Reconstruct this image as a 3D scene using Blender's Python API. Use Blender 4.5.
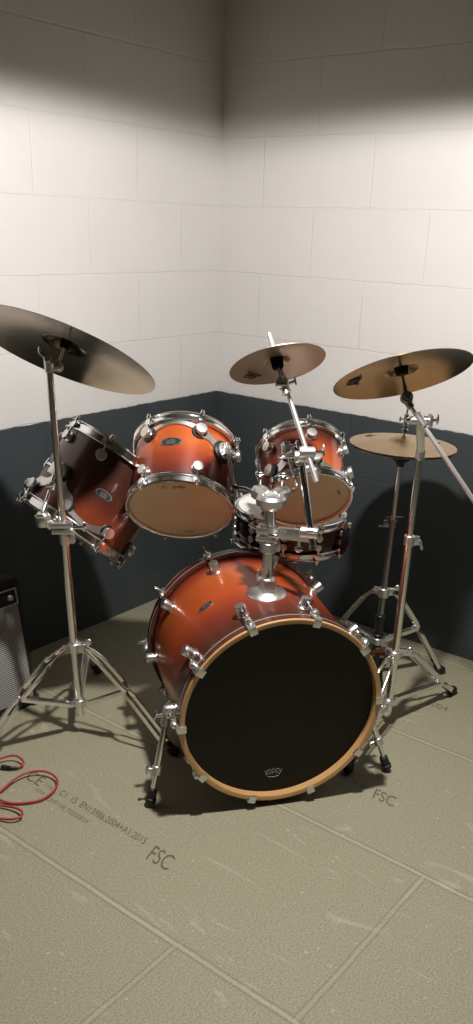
import bpy, bmesh, math, random
from mathutils import Vector, Matrix
random.seed(4)
S = bpy.context.scene
for o in list(bpy.data.objects): bpy.data.objects.remove(o)
COL = S.collection
PI = math.pi
V = Vector

# ------------------------------------------------------------------ camera, light, exposure
CAM = V((-3.02083, -2.47591, 1.54849))
YAW, PITCH, ROLL, FPX = 0.655087189, 0.408157660, 0.0354388769, 872.122
f0 = V((math.cos(YAW), math.sin(YAW), 0)); r0 = V((math.sin(YAW), -math.cos(YAW), 0)); u0 = V((0, 0, 1))
FW = f0*math.cos(PITCH) - u0*math.sin(PITCH)
up_ = u0*math.cos(PITCH) + f0*math.sin(PITCH)
RT = r0*math.cos(ROLL) + up_*math.sin(ROLL)
UP = up_*math.cos(ROLL) - r0*math.sin(ROLL)
cd = bpy.data.cameras.new('camera'); cam = bpy.data.objects.new('camera', cd); COL.objects.link(cam)
cam.matrix_world = Matrix(((RT.x, UP.x, -FW.x, CAM.x), (RT.y, UP.y, -FW.y, CAM.y), (RT.z, UP.z, -FW.z, CAM.z), (0, 0, 0, 1)))
cd.sensor_fit = 'HORIZONTAL'; cd.sensor_width = 36; cd.lens = 36*FPX/473
cd.shift_y = (603-512)/473; cd.clip_start = .05
S.camera = cam
S.view_settings.view_transform = 'Standard'; S.view_settings.look = 'None'
S.view_settings.gamma = 1; S.view_settings.use_curve_mapping = False
S.view_settings.exposure = 0.0
w = bpy.data.worlds.new('world'); S.world = w; w.use_nodes = True
w.node_tree.nodes['Background'].inputs[0].default_value = (.5, .5, .52, 1)
w.node_tree.nodes['Background'].inputs[1].default_value = .05
LAMP = V((-1.42, -1.47, 2.06))
ld_ = bpy.data.lights.new('downlight', 'SPOT'); ld_.spot_size = math.radians(176); ld_.spot_blend = .12; ld_.shadow_soft_size = .05; ld_.energy = 162; ld_.color = (1, .96, .915)
lo_ = bpy.data.objects.new('downlight', ld_); COL.objects.link(lo_); lo_.location = LAMP - V((0, 0, .01))   # shines straight down

def pt(x, y, d):
    """point of the place that lies d metres in front of the lens on the line of sight of (x, y)"""
    return CAM + d*(FW + RT*((x-236.5)/FPX) + UP*((603-y)/FPX))
def dep(P): return (V(P)-CAM).dot(FW)
def onfloor(x, y, z=0):
    d = FW + RT*((x-236.5)/FPX) + UP*((603-y)/FPX)
    return CAM + d*((z-CAM.z)/d.z)

# ------------------------------------------------------------------ materials
def mat(name, col=(.8, .8, .8), rough=.5, metal=0, spec=.5, coat=0):
    m = bpy.data.materials.new(name); m.use_nodes = True
    b = m.node_tree.nodes['Principled BSDF']
    b.inputs['Base Color'].default_value = (*col, 1); b.inputs['Roughness'].default_value = rough
    b.inputs['Metallic'].default_value = metal; b.inputs['Specular IOR Level'].default_value = spec
    if coat: b.inputs['Coat Weight'].default_value = coat; b.inputs['Coat Roughness'].default_value = .08
    return m
class NT:
    def __init__(s, m): s.t = m.node_tree; s.b = s.t.nodes['Principled BSDF']
    def n(s, k, **kw):
        x = s.t.nodes.new(k)
        for a, v in kw.items(): setattr(x, a, v)
        return x
    def l(s, a, b): s.t.links.new(a, b)
    def val(s, sock, v):
        if hasattr(v, 'node'): s.l(v, sock)
        else: sock.default_value = v
    def math(s, op, a, b=0, c=0, clamp=False):
        x = s.n('ShaderNodeMath', operation=op, use_clamp=clamp)
        s.val(x.inputs[0], a); s.val(x.inputs[1], b); s.val(x.inputs[2], c); return x.outputs[0]
    def mix(s, fac, a, b):
        x = s.n('ShaderNodeMix', data_type='RGBA'); s.val(x.inputs[0], fac)
        for i, v in ((6, a), (7, b)):
            if hasattr(v, 'node'): s.l(v, x.inputs[i])
            else: x.inputs[i].default_value = (*v, 1)
        return x.outputs[2]
    def noise(s, vec, scale, detail=3, rough=.5):
        x = s.n('ShaderNodeTexNoise'); x.inputs['Scale'].default_value = scale; x.inputs['Detail'].default_value = detail
        x.inputs['Roughness'].default_value = rough
        if vec is not None: s.l(vec, x.inputs['Vector'])
        return x.outputs[0]
    def obj(s): return s.n('ShaderNodeTexCoord').outputs['Object']
    def sep(s, v): x = s.n('ShaderNodeSeparateXYZ'); s.l(v, x.inputs[0]); return x.outputs
    def comb(s, a, b, c=0):
        x = s.n('ShaderNodeCombineXYZ'); s.val(x.inputs[0], a); s.val(x.inputs[1], b); s.val(x.inputs[2], c); return x.outputs[0]
    def ramp(s, fac, stops):
        x = s.n('ShaderNodeValToRGB'); e = x.color_ramp.elements
        while len(e) < len(stops): e.new(.5)
        for k, (p_, c_) in zip(e, stops): k.position = p_; k.color = (*c_, 1)
        s.l(fac, x.inputs[0]); return x.outputs[0]
    def bump(s, h, strength, dist):
        x = s.n('ShaderNodeBump'); x.inputs['Strength'].default_value = strength; x.inputs['Distance'].default_value = dist
        s.l(h, x.inputs['Height']); s.l(x.outputs[0], s.b.inputs['Normal'])

PAINT_Z, BH, BW = .8771, .2472, .486
def block_wall(name, axis, u_shift):
    """painted blockwork: off-white above PAINT_Z, slate below, joints in relief"""
    m = mat(name, rough=.55); t = NT(m); o = t.obj(); x, y, z = t.sep(o)
    u = x if axis == 'x' else y
    wob = t.math('MULTIPLY', t.math('SUBTRACT', t.noise(o, 9, 4, .6), .5), .014)
    v = t.math('ADD', t.math('ADD', z, -(PAINT_Z+2*BH)+8*BH), wob)
    uu = t.math('ADD', t.math('ADD', u, u_shift + 20*BW), t.math('MULTIPLY', wob, .6))
    b = t.n('ShaderNodeTexBrick', offset=.5, offset_frequency=2)
    b.inputs['Scale'].default_value = 1; b.inputs['Brick Width'].default_value = BW; b.inputs['Row Height'].default_value = BH
    b.inputs['Mortar Size'].default_value = .0035; b.inputs['Mortar Smooth'].default_value = .6
    t.l(t.comb(uu, v), b.inputs['Vector'])
    mort = b.outputs['Fac']
    patch = t.noise(o, 3.5, 2)
    amt = t.math('MULTIPLY', mort, t.math('MULTIPLY_ADD', patch, 1.6, -.25, clamp=True))
    edge = t.math('GREATER_THAN', t.math('ADD', z, t.math('MULTIPLY', t.math('SUBTRACT', t.noise(o, 22, 4, .7), .5), .012)), PAINT_Z)
    blot = t.noise(o, 2.2, 3)
    white = t.mix(blot, (.63, .612, .60), (.71, .694, .682))
    dark = t.mix(t.noise(o, 5, 4), (.034, .042, .047), (.053, .063, .068))
    c = t.mix(edge, dark, white)
    c = t.mix(t.math('MULTIPLY', amt, .07), c, t.mix(edge, (.02, .025, .03), (.5, .46, .42)))
    t.l(c, t.b.inputs['Base Color'])
    h = t.math('ADD', t.math('MULTIPLY', amt, -1.0), t.math('ADD', t.math('MULTIPLY', t.noise(o, 60, 5, .7), .35), t.math('MULTIPLY', t.noise(o, 9, 3), .4)))
    t.bump(h, .5, .005)
    return m
M = {}
M['wall_x'] = block_wall('painted blockwork left', 'x', .235-BW/2)
M['wall_y'] = block_wall('painted blockwork right', 'y', .455-BW/2)
M['far_wall'] = mat('dark grey paint', (.10, .10, .10), .7)  # walls out of view, tone set dark to cut bounced light
M['ceiling'] = mat('ceiling boards', (.14, .13, .12), .8)  # out of view as well, kept dark so less light bounces back

def floor_mat():
    m = mat('chipboard floor', rough=.55, spec=.35); t = NT(m); o = t.obj(); x, y, z = t.sep(o)
    wob = t.math('MULTIPLY', t.math('SUBTRACT', t.noise(o, 6, 3), .5), .008)
    # strips run along y, .6 apart; joints at x = -1.26
    xs = t.math('ADD', t.math('ADD', x, 1.262), wob)
    k = t.math('DIVIDE', xs, .594)
    fr = t.math('ABSOLUTE', t.math('MULTIPLY', t.math('SUBTRACT', k, t.math('ROUND', k)), .594))
    strip = t.math('FLOOR', k)
    # staggered cross joints: y = -1.44 in strip -2, y = -1.777 in strip -1
    off = t.math('MULTIPLY_ADD', strip, .338, .338-1.777+.0)
    ys = t.math('ADD', t.math('SUBTRACT', y, t.math('SUBTRACT', -1.777, t.math('MULTIPLY', t.math('ADD', strip, 1), .337))), wob)
    ky = t.math('DIVIDE', ys, 2.4)
    fy = t.math('ABSOLUTE', t.math('MULTIPLY', t.math('SUBTRACT', ky, t.math('ROUND', ky)), 2.4))
    def band(d, w_): return t.math('SUBTRACT', 1, t.math('DIVIDE', d, w_), clamp=True)
    lw = t.math('MULTIPLY', band(fr, .0065), t.math('MULTIPLY_ADD', t.noise(o, 2.7, 2), 1.5, .05, clamp=True))
    lc = t.math('MULTIPLY', band(fy, .006), t.math('MULTIPLY_ADD', t.noise(o, 5, 3), 2.4, -.75, clamp=True))
    line = t.math('MAXIMUM', lw, lc)
    core = t.math('MAXIMUM', band(t.math('ABSOLUTE', t.math('SUBTRACT', fr, .009)), .004), band(t.math('ABSOLUTE', t.math('SUBTRACT', fy, .008)), .003))
    fine = t.noise(o, 210, 4, .8); mid = t.noise(o, 26, 4, .7); big = t.noise(o, 2.5, 3)
    base = t.mix(t.math('MULTIPLY_ADD', fine, 3.4, -1.2, clamp=True), (.15, .138, .085), (.50, .47, .335))
    base = t.mix(t.math('MULTIPLY_ADD', mid, 1.6, -.45, clamp=True), base, (.31, .290, .195))
    base = t.mix(t.math('MULTIPLY_ADD', big, 1.4, -.35, clamp=True), base, t.mix(t.math('MULTIPLY_ADD', fine, 2.6, -.8, clamp=True), (.19, .175, .115), (.44, .415, .295)))
    # pale splashes and flecks
    vo = t.n('ShaderNodeTexVoronoi', feature='F1'); vo.inputs['Scale'].default_value = 34; t.l(o, vo.inputs['Vector'])
    wc = t.n('ShaderNodeTexWhiteNoise'); t.l(vo.outputs['Position'], wc.inputs['Vector'])
    fleck = t.math('MULTIPLY', t.math('LESS_THAN', t.math('ADD', vo.outputs['Distance'], t.math('MULTIPLY', mid, .30)), .27), t.math('GREATER_THAN', wc.outputs['Value'], .74))
    base = t.mix(t.math('MULTIPLY', fleck, .45), base, (.60, .57, .46))
    sc = t.n('ShaderNodeTexNoise'); sc.inputs['Scale'].default_value = 7; sc.inputs['Detail'].default_value = 6; sc.inputs['Distortion'].default_value = 1.6
    mp = t.n('ShaderNodeMapping'); mp.inputs['Scale'].default_value = (1.6, .45, 1); t.l(o, mp.inputs['Vector']); t.l(mp.outputs[0], sc.inputs['Vector'])
    base = t.mix(t.math('MULTIPLY', t.math('MULTIPLY_ADD', sc.outputs[0], 12, -7.6, clamp=True), .32), base, (.58, .54, .42))
    base = t.mix(t.math('MULTIPLY', core, .5), base, (.15, .13, .08))
    base = t.mix(t.math('MULTIPLY', line, .42), base, (.62, .59, .47))
    t.l(base, t.b.inputs['Base Color'])
    t.bump(t.math('ADD', t.math('MULTIPLY', fine, .35), t.math('ADD', t.math('MULTIPLY', line, .7), t.math('MULTIPLY', core, -.7))), .2, .002)
    return m
M['floor'] = floor_mat()
M['chrome'] = mat('polished chrome', (.86, .86, .85), .17, 1)
M['chrome_rod'] = mat('satin chrome rod', (.92, .92, .91), .42, 1)
M['chrome_soft'] = mat('cast chrome', (.76, .76, .75), .36, 1)
M['chrome_dark'] = mat('dull smoky chrome', (.33, .33, .32), .3, 1)
M['rubber'] = mat('black rubber', (.012, .012, .013), .5)
M['black'] = mat('black plastic', (.010, .010, .011), .38)
M['felt'] = mat('black felt', (.012, .012, .012), .95, spec=.1)
def shell_mat(name, a, b, stops):
    """lacquer burst, on some drums with shade painted in: colour runs along the drum's own axis (object z from a to b)"""
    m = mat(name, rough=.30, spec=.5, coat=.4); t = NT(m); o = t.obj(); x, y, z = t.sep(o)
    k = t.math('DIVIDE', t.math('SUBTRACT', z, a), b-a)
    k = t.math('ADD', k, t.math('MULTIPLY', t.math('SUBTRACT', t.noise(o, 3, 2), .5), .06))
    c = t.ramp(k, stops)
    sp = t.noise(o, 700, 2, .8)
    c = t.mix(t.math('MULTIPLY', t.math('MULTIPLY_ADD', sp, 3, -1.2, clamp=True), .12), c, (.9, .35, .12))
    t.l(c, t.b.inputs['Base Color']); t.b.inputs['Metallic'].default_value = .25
    return m
ORG = (.47, .090, .018); MIDR = (.27, .035, .013); DRK = (.05, .010, .010); BLK = (.018, .006, .007)
M['maple'] = mat('clear maple', (.62, .36, .15), .35, coat=.3)
def wood(m, c1, c2):
    t = NT(m); o = t.obj(); mp = t.n('ShaderNodeMapping'); mp.inputs['Scale'].default_value = (1, 1, 14); t.l(o, mp.inputs['Vector'])
    t.l(t.mix(t.noise(mp.outputs[0], 12, 4), c1, c2), t.b.inputs['Base Color'])
wood(M['maple'], (.50, .27, .10), (.68, .41, .18))
M['hoop_red'] = mat('dark red lacquered hoop', (.085, .025, .018), .25, coat=.5)
M['stripe'] = mat('silver inlay', (.6, .58, .55), .3, .6)
M['shell_in'] = mat('maple shell inside', (.42, .25, .12), .6)
M['head_black'] = mat('black drum head', (.006, .006, .0055), .36, spec=.25)
M['head_tan'] = mat('clear amber drum head', (.42, .28, .155), .28)
t_ = NT(M['head_tan']); o_ = t_.obj()
t_.l(t_.mix(t_.math('MULTIPLY_ADD', t_.noise(o_, 9, 3), 1.6, -.4, clamp=True), (.74, .56, .35), (.86, .67, .43)), t_.b.inputs['Base Color'])
M['head_white'] = mat('coated white drum head', (.72, .71, .67), .6)
M['ink'] = mat('black print', (.02, .018, .016), .5)
M['ink_grey'] = mat('pale grey print', (.32, .32, .31), .5)
M['ink_floor'] = mat('faded floor ink', (.115, .105, .075), .7)
M['ink_floor2'] = mat('very faded floor ink', (.165, .15, .105), .7)
M['ink_brown'] = mat('dark brown print', (.06, .035, .02), .45)
M['badge'] = mat('badge silver', (.6, .6, .58), .3, .9)
M['badge_dark'] = mat('badge dark field', (.03, .03, .03), .3)
M['cable_red'] = mat('red cable', (.42, .030, .035), .42)
M['tolex'] = mat('black vinyl covering', (.012, .012, .012), .6)
NT(M['tolex']).bump(NT(M['tolex']).noise(None, 300, 2), .3, .001)
def cymbal_mat(name, c1, c2, rough):
    m = mat(name, c1, rough, 1); t = NT(m); o = t.obj(); x, y, z = t.sep(o)
    r = t.math('SQRT', t.math('ADD', t.math('MULTIPLY', x, x), t.math('MULTIPLY', y, y)))
    nz = t.noise(t.comb(t.math('MULTIPLY', r, 1), 0, 0), 420, 2, .6)
    t.l(t.mix(t.noise(o, 11, 3), c1, c2), t.b.inputs['Base Color'])
    t.bump(nz, .35, .0006)
    t.l(t.math('MULTIPLY_ADD', t.noise(o, 6, 3), .15, rough-.07), t.b.inputs['Roughness'])
    return m
M['bronze'] = cymbal_mat('brilliant bronze', (.46, .34, .20), (.37, .265, .155), .19)
M['bronze_splash'] = cymbal_mat('splash bronze', (.46, .37, .25), (.38, .30, .20), .42)
M['bronze_hat'] = cymbal_mat('satin bronze', (.62, .46, .29), (.55, .40, .24), .42)
def grille_mat():
    m = mat('silver grille cloth', rough=.7); t = NT(m); o = t.obj(); x, y, z = t.sep(o)
    zz = t.math('MULTIPLY', z, 150); xx = t.math('MULTIPLY', x, 95)
    a = t.math('MULTIPLY_ADD', t.math('SINE', t.math('MULTIPLY', zz, 6.283)), .5, .5)
    b = t.math('MULTIPLY_ADD', t.math('SINE', t.math('ADD', t.math('MULTIPLY', xx, 6.283), t.math('MULTIPLY', t.math('FLOOR', zz), PI))), .5, .5)
    k = t.math('MULTIPLY', a, t.math('MULTIPLY_ADD', b, .6, .4))
    t.l(t.mix(k, (.05, .05, .049), (.62, .61, .585)), t.b.inputs['Base Color'])
    t.bump(k, .5, .001); return m
M['grille'] = grille_mat()
M['lamp_glass'] = mat('lit opal glass', (.9, .9, .88), .4)
M['lamp_glass'].node_tree.nodes['Principled BSDF'].inputs['Emission Color'].default_value = (1, .93, .82, 1)
M['lamp_glass'].node_tree.nodes['Principled BSDF'].inputs['Emission Strength'].default_value = 4

# ------------------------------------------------------------------ mesh helpers
def frame(n, ref=V((0, 0, 1))):
    n = V(n).normalized(); ref = V(ref)
    if abs(n.dot(ref)) > .98: ref = V((1, 0, 0))
    a = ref.cross(n).normalized(); return a, n.cross(a), n
class MB:
    def __init__(s): s.b = bmesh.new()
    def ring(s, c, a, b, r, seg): return [s.b.verts.new(c + a*(r*math.cos(2*PI*i/seg)) + b*(r*math.sin(2*PI*i/seg))) for i in range(seg)]
    def bridge(s, A, B):
        n = len(A)
        for i in range(n):
            try: s.b.faces.new((A[i], A[(i+1) % n], B[(i+1) % n], B[i]))
            except ValueError: pass
    def cyl(s, p0, p1, r0, r1=None, seg=16, bev=0):
        p0, p1 = V(p0), V(p1); r1 = r0 if r1 is None else r1
        a, b, n = frame(p1-p0); L = (p1-p0).length
        prof = [(0, r0), (L, r1)]
        if bev: prof = [(0, r0-bev), (bev, r0), (L-bev, r1), (L, r1-bev)]
        rings = [s.ring(p0+n*z, a, b, r, seg) for z, r in prof]
        for A, B in zip(rings, rings[1:]): s.bridge(A, B)
        s.b.faces.new(rings[0][::-1]); s.b.faces.new(rings[-1]); return s
    def lathe(s, prof, O=(0, 0, 0), n=(0, 0, 1), seg=48, closed=False):
        O = V(O); a, b, n = frame(n); rings = []
        for r, z in prof:
            if r <= 1e-6: rings.append([s.b.verts.new(O+n*z)])
            else: rings.append(s.ring(O+n*z, a, b, r, seg))
        pairs = list(zip(rings, rings[1:]))
        if closed: pairs.append((rings[-1], rings[0]))
        for A, B in pairs:
            if len(A) == 1 and len(B) == 1: continue
            if len(A) == 1:
                for i in range(seg): s.b.faces.new((A[0], B[(i+1) % seg], B[i]))
            elif len(B) == 1:
                for i in range(seg): s.b.faces.new((A[i], A[(i+1) % seg], B[0]))
            else: s.bridge(A, B)
        return s
    def tube(s, pts, r, seg=10, closed=False):
        pts = [V(p) for p in pts]; rs = r if isinstance(r, (list, tuple)) else [r]*len(pts)
        N = len(pts); rings = []; prev = None
        for i, p in enumerate(pts):
            if closed: t = pts[(i+1) % N]-pts[i-1]
            else: t = pts[min(i+1, N-1)]-pts[max(i-1, 0)]
            t.normalize()
            if prev is None: a, b, _ = frame(t)
            else:
                a = prev - t*prev.dot(t); a.normalize(); b = t.cross(a)
            prev = a; rings.append(s.ring(p, a, b, rs[i], seg))
        for A, B in zip(rings, rings[1:]): s.bridge(A, B)
        if closed: s.bridge(rings[-1], rings[0])
        else: s.b.faces.new(rings[0][::-1]); s.b.faces.new(rings[-1])
        return s
    def box(s, c, size, X=(1, 0, 0), Z=(0, 0, 1), bev=0):
        X = V(X).normalized(); Z = V(Z); Z = (Z - X*Z.dot(X)).normalized(); Y = Z.cross(X); c = V(c)
        vs = [s.b.verts.new(c + X*(i*size[0]/2) + Y*(j*size[1]/2) + Z*(k*size[2]/2)) for i in (-1, 1) for j in (-1, 1) for k in (-1, 1)]
        fs = [(0, 1, 3, 2), (4, 6, 7, 5), (0, 4, 5, 1), (2, 3, 7, 6), (0, 2, 6, 4), (1, 5, 7, 3)]
        F = [s.b.faces.new([vs[i] for i in f]) for f in fs]
        if bev:
            es = list({e for f in F for e in f.edges})
            bmesh.ops.bevel(s.b, geom=es, offset=bev, segments=2, affect='EDGES', profile=.6)
        return s
    def bar(s, p0, p1, w_, h, Z=(0, 0, 1), bev=0):
        p0, p1 = V(p0), V(p1); return s.box((p0+p1)/2, ((p1-p0).length, w_, h), p1-p0, Z, bev)
    def sphere(s, c, r, sx=(1, 1, 1), seg=14):
        res = bmesh.ops.create_uvsphere(s.b, u_segments=seg, v_segments=seg//2+2, radius=r)
        for v in res['verts']: v.co = V((v.co.x*sx[0], v.co.y*sx[1], v.co.z*sx[2])) + V(c)
        return s
    def ellip(s, c, X, Y, Z):
        """ellipsoid with half axes X, Y, Z"""
        res = bmesh.ops.create_uvsphere(s.b, u_segments=14, v_segments=9, radius=1)
        for v in res['verts']: v.co = V(c) + V(X)*v.co.x + V(Y)*v.co.y + V(Z)*v.co.z
        return s
    def build(s, name, m, parent=None, origin=None, smooth=True, inv=None):
        if origin is not None: s.b.transform(Matrix.Translation(-V(origin)))
        if inv is not None: s.b.transform(inv)
        bmesh.ops.recalc_face_normals(s.b, faces=s.b.faces)
        me = bpy.data.meshes.new(name); s.b.to_mesh(me); s.b.free(); me.materials.append(M[m] if isinstance(m, str) else m)
        if smooth:
            for f in me.polygons: f.use_smooth = True
            try: me.set_sharp_from_angle(angle=math.radians(38))
            except Exception: pass
        o = bpy.data.objects.new(name, me); COL.objects.link(o)
        if parent is not None: o.parent = parent
        elif origin is not None: o.location = origin
        return o
def tag(o, label, cat, group=None, kind=None):
    o['label'] = label; o['category'] = cat
    if group: o['group'] = group
    if kind: o['kind'] = kind
    return o
def empty(name, loc, label, cat, group=None, mtx=None):
    o = bpy.data.objects.new(name, None); COL.objects.link(o); o.empty_display_size = .05
    if mtx is not None: o.matrix_world = mtx
    else: o.location = loc
    return tag(o, label, cat, group)
def struct(o, label=None):
    o['kind'] = 'structure'
    if label: o['label'] = label
    return o
def text_mesh(name, body, size, m, parent, origin, X, Y, thick=.0003, align='CENTER', spacing=1.0, sx=1.0):
    """flat lettering; origin, X (reading direction), Y (up) in the parent's space"""
    cu = bpy.data.curves.new(name, 'FONT'); cu.body = body; cu.size = size; cu.align_x = align; cu.align_y = 'CENTER'
    cu.extrude = thick; cu.space_character = spacing
    tmp = bpy.data.objects.new(name, cu); COL.objects.link(tmp)
    bpy.context.view_layer.update()
    me = bpy.data.meshes.new_from_object(tmp.evaluated_get(bpy.context.evaluated_depsgraph_get()))
    bpy.data.objects.remove(tmp)
    X = V(X).normalized(); Y = V(Y).normalized(); Z = X.cross(Y).normalized(); Y = Z.cross(X)
    mt = Matrix(((X.x*sx, Y.x, Z.x, origin[0]), (X.y*sx, Y.y, Z.y, origin[1]), (X.z*sx, Y.z, Z.z, origin[2]), (0, 0, 0, 1)))
    me.transform(mt); me.materials.clear(); me.materials.append(M[m])
    o = bpy.data.objects.new(name, me); COL.objects.link(o)
    if parent: o.parent = parent
    return o

# ------------------------------------------------------------------ the room
RX, RY, RZ = -7.4, -7.0, 2.45
T = .12
o = MB().box((RX/2, RY/2, -T/2), (-RX+2*T, -RY+2*T, T)).build('floor', 'floor', smooth=False); struct(o, 'bare chipboard floor with pale jointed boards and stamped marks'); FLOOR = o
struct(MB().box((RX/2, RY/2, RZ+T/2), (-RX+2*T, -RY+2*T, T)).build('ceiling', 'ceiling', smooth=False))
struct(MB().box((RX/2, T/2, RZ/2), (-RX+2*T, T, RZ)).build('wall_left', 'wall_x', smooth=False), 'left blockwork wall painted white above slate grey')
struct(MB().box((T/2, RY/2, RZ/2), (T, -RY, RZ)).build('wall_right', 'wall_y', smooth=False), 'right blockwork wall painted white above slate grey')
struct(MB().box((RX/2, RY-T/2, RZ/2), (-RX+2*T, T, RZ)).build('wall_front', 'far_wall', smooth=False))
struct(MB().box((RX-T/2, RY/2, RZ/2), (T, -RY, RZ)).build('wall_back', 'far_wall', smooth=False))
# printed marks on the boards (part of the floor)
def ftext(body, size, x, y, m='ink_floor', sx=1.0, align='LEFT', name='printed_text', skew=.28):
    o = text_mesh(name, body, size, m, FLOOR, (0, 0, 0), (0, -1, 0), (1, 0, 0), .0001, align, 1.0, sx)
    o.data.transform(Matrix(((1, 0, 0, x), (skew, 1, 0, y), (0, 0, 1, .0005), (0, 0, 0, 1))))   # the stamp is slightly oblique
    return o
ftext('CE', .062, -1.640, -.640, sx=.9)
ftext('1161', .026, -1.640, -.715, 'ink_floor2')
ftext('2005', .020, -1.672, -.715, 'ink_floor2')
ftext('C1  15  EN13986:2004+A1:2015', .037, -1.636, -.782, sx=.71)
ftext('UMF NR F3000814', .026, -1.680, -.775, 'ink_floor2', sx=.85)
ftext('FSC', .082, -1.660, -1.165, sx=.60)
ftext('FSC', .070, -1.030, -1.488, sx=.66)
ftext('+ A1', .030, -1.020, -1.415, 'ink_floor2', sx=.8)
ftext('CE 2004', .050, -.420, -1.290, 'ink_floor2', sx=.85)

# ceiling lamp
lamp = empty('ceiling_lamp', (LAMP.x, LAMP.y, RZ), 'round downlight hanging from the ceiling above the drum kit', 'lamp')
hz_ = LAMP.z-RZ
MB().lathe([(0, 0), (.05, 0), (.05, -.02), (.018, -.03), (.018, hz_+.10), (0, hz_+.10)], (0, 0, 0)).build('base', 'black', lamp)
MB().lathe([(0, hz_+.10), (.08, hz_+.095), (.095, hz_+.07), (.095, hz_-.004), (.090, hz_-.004), (.088, hz_+.06), (0, hz_+.06)]).build('lamp_shade', 'black', lamp)
MB().lathe([(0, hz_+.03), (.086, hz_+.03), (.086, hz_+.012), (0, hz_+.012)]).build('diffuser', 'lamp_glass', lamp)

# ------------------------------------------------------------------ drums
def drum_mtx(O, n):
    a, b, n = frame(n)
    return Matrix(((a.x, b.x, n.x, O[0]), (a.y, b.y, n.y, O[1]), (a.z, b.z, n.z, O[2]), (0, 0, 0, 1)))
def rad(t): t = math.radians(t); return V((math.cos(t), math.sin(t), 0))
ZA = V((0, 0, 1))
def lug(parent, R, t, z, zh, Rh, s=1.0, wide=False, gasket=True, m='chrome_soft'):
    """round turret lug on the shell at angle t, height z; its rod runs to the hoop at zh"""
    d = rad(t); c = d*R + ZA*z
    mb = MB(); e = d*.026*s
    mb.cyl(c-d*.002, c+d*.004, .0155*s, seg=20, bev=.001)
    mb.cyl(c+d*.003, c+d*.012*s, .008*s, .0095*s, seg=16)
    mb.lathe([(0, 0), (.0115*s, 0), (.0140*s, .002), (.0145*s, .0085*s), (.0135*s, .0105*s), (0, .0115*s)], c+d*.009*s, d, 24)
    L = mb.build('lug', m, parent)
    if gasket: MB().lathe([(.0, -.006), (.0200*s, -.006), (.0200*s, .0035), (.0180*s, .0055), (0, .0055)], c, d, 24).build('gasket', 'rubber', L)
    sg = 1 if zh > z else -1
    rb = MB(); a = d*(Rh+.002) + ZA*z; q = d*(Rh+.002) + ZA*(zh + sg*.004)
    rb.cyl(a, q, .0032, seg=8); rb.cyl(q, q+ZA*(sg*.010), .0052, seg=10, bev=.001); rb.cyl(q-ZA*(sg*.003), q, .0075, seg=12)
    rb.build('tension_rod', 'chrome', L)
    return L
def hoop(parent, R, z0, z1, ts, m='chrome', name='hoop'):
    """pressed steel hoop; z0 the outer playing edge, z1 the flange side"""
    h = z1-z0; s = 1 if h > 0 else -1
    w_ = R-.011
    prof = [(w_, z0+s*.002), (w_+.003, z0), (R-.002, z0), (R, z0+s*.0025), (R-.004, z0+s*.005), (w_+.003, z0+s*.006), (w_+.003, z1-s*.006),
            (R-.001, z1-s*.0045), (R, z1-s*.002), (R-.001, z1), (w_, z1)]
    mb = MB().lathe(prof, seg=96, closed=True)
    for t in ts:
        d = rad(t); mb.box(d*(R-.003)+ZA*((z0+z1)/2+s*.004), (.015, .019, abs(h)*.62), d, ZA, .002)
    return mb.build(name, m, parent)
def drumhead(parent, R, z, m, name, up):
    s = up
    mb = MB().lathe([(0, z), (R-.012, z), (R-.009, z-s*.003), (R-.0085, z-s*.010), (R-.0115, z-s*.010), (R-.0125, z-s*.003), (0, z-s*.002)], seg=96)
    return mb.build(name, m, parent)
def badge(parent, R, t, z, w_, h, tilt=0):
    """oval badge bent to the shell"""
    a0 = math.radians(t)
    def plate(k, off):
        mb = MB(); n = 28; rings = []
        for lay in (0, 1):
            c = []
            for i in range(n):
                q = 2*PI*i/n; u = w_/2*k*math.cos(q); v = h/2*k*math.sin(q)
                rr = R + off*lay; c.append(mb.b.verts.new(V((rr*math.cos(a0+u/R), rr*math.sin(a0+u/R), z+v))))
            rings.append(c)
        mb.bridge(*rings); mb.b.faces.new(rings[1]); mb.b.faces.new(rings[0][::-1]); return mb
    B = plate(1, .0022).build('badge', 'badge', parent)
    plate(.84, .0030).build('badge_field', 'badge_dark', B)
    d = rad(t); X = V((-d.y, d.x, 0))
    text_mesh('badge_lettering', 'pdp', h*.62, 'badge', B, d*(R+.0032)+ZA*(z+h*.08), X, ZA, .0003)
    MB().box(d*(R+.003)+ZA*(z-h*.24), (w_*.36, .0012, h*.12), X, ZA).build('badge_bar', 'badge', B)
    return B
def band(R, pts, w_, th=.004, name='suspension_mount', parent=None, m='chrome_soft', widths=None, n=60):
    """curved chrome strip; pts = [(theta, z)] smoothed"""
    def cr(i, t):
        P = [pts[max(0, min(len(pts)-1, i+k))] for k in (-1, 0, 1, 2)]
        return tuple(.5*((2*P[1][j])+(-P[0][j]+P[2][j])*t+(2*P[0][j]-5*P[1][j]+4*P[2][j]-P[3][j])*t*t+(-P[0][j]+3*P[1][j]-3*P[2][j]+P[3][j])*t**3) for j in range(2))
    mb = MB(); rows = []
    for k in range(n+1):
        f = k/n*(len(pts)-1); i = min(int(f), len(pts)-2); th_, z = cr(i, f-i)
        ww = w_ if widths is None else widths[i]*(1-(f-i))+widths[i+1]*(f-i)
        d = rad(th_)
        rows.append([mb.b.verts.new(d*(R+o_)+ZA*(z+q)) for o_, q in ((0, -ww/2), (th, -ww/2+.001), (th, ww/2-.001), (0, ww/2))])
    for A, B in zip(rows, rows[1:]): mb.bridge(A, B)
    mb.b.faces.new(rows[0]); mb.b.faces.new(rows[-1][::-1])
    return mb.build(name, m, parent)

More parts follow.
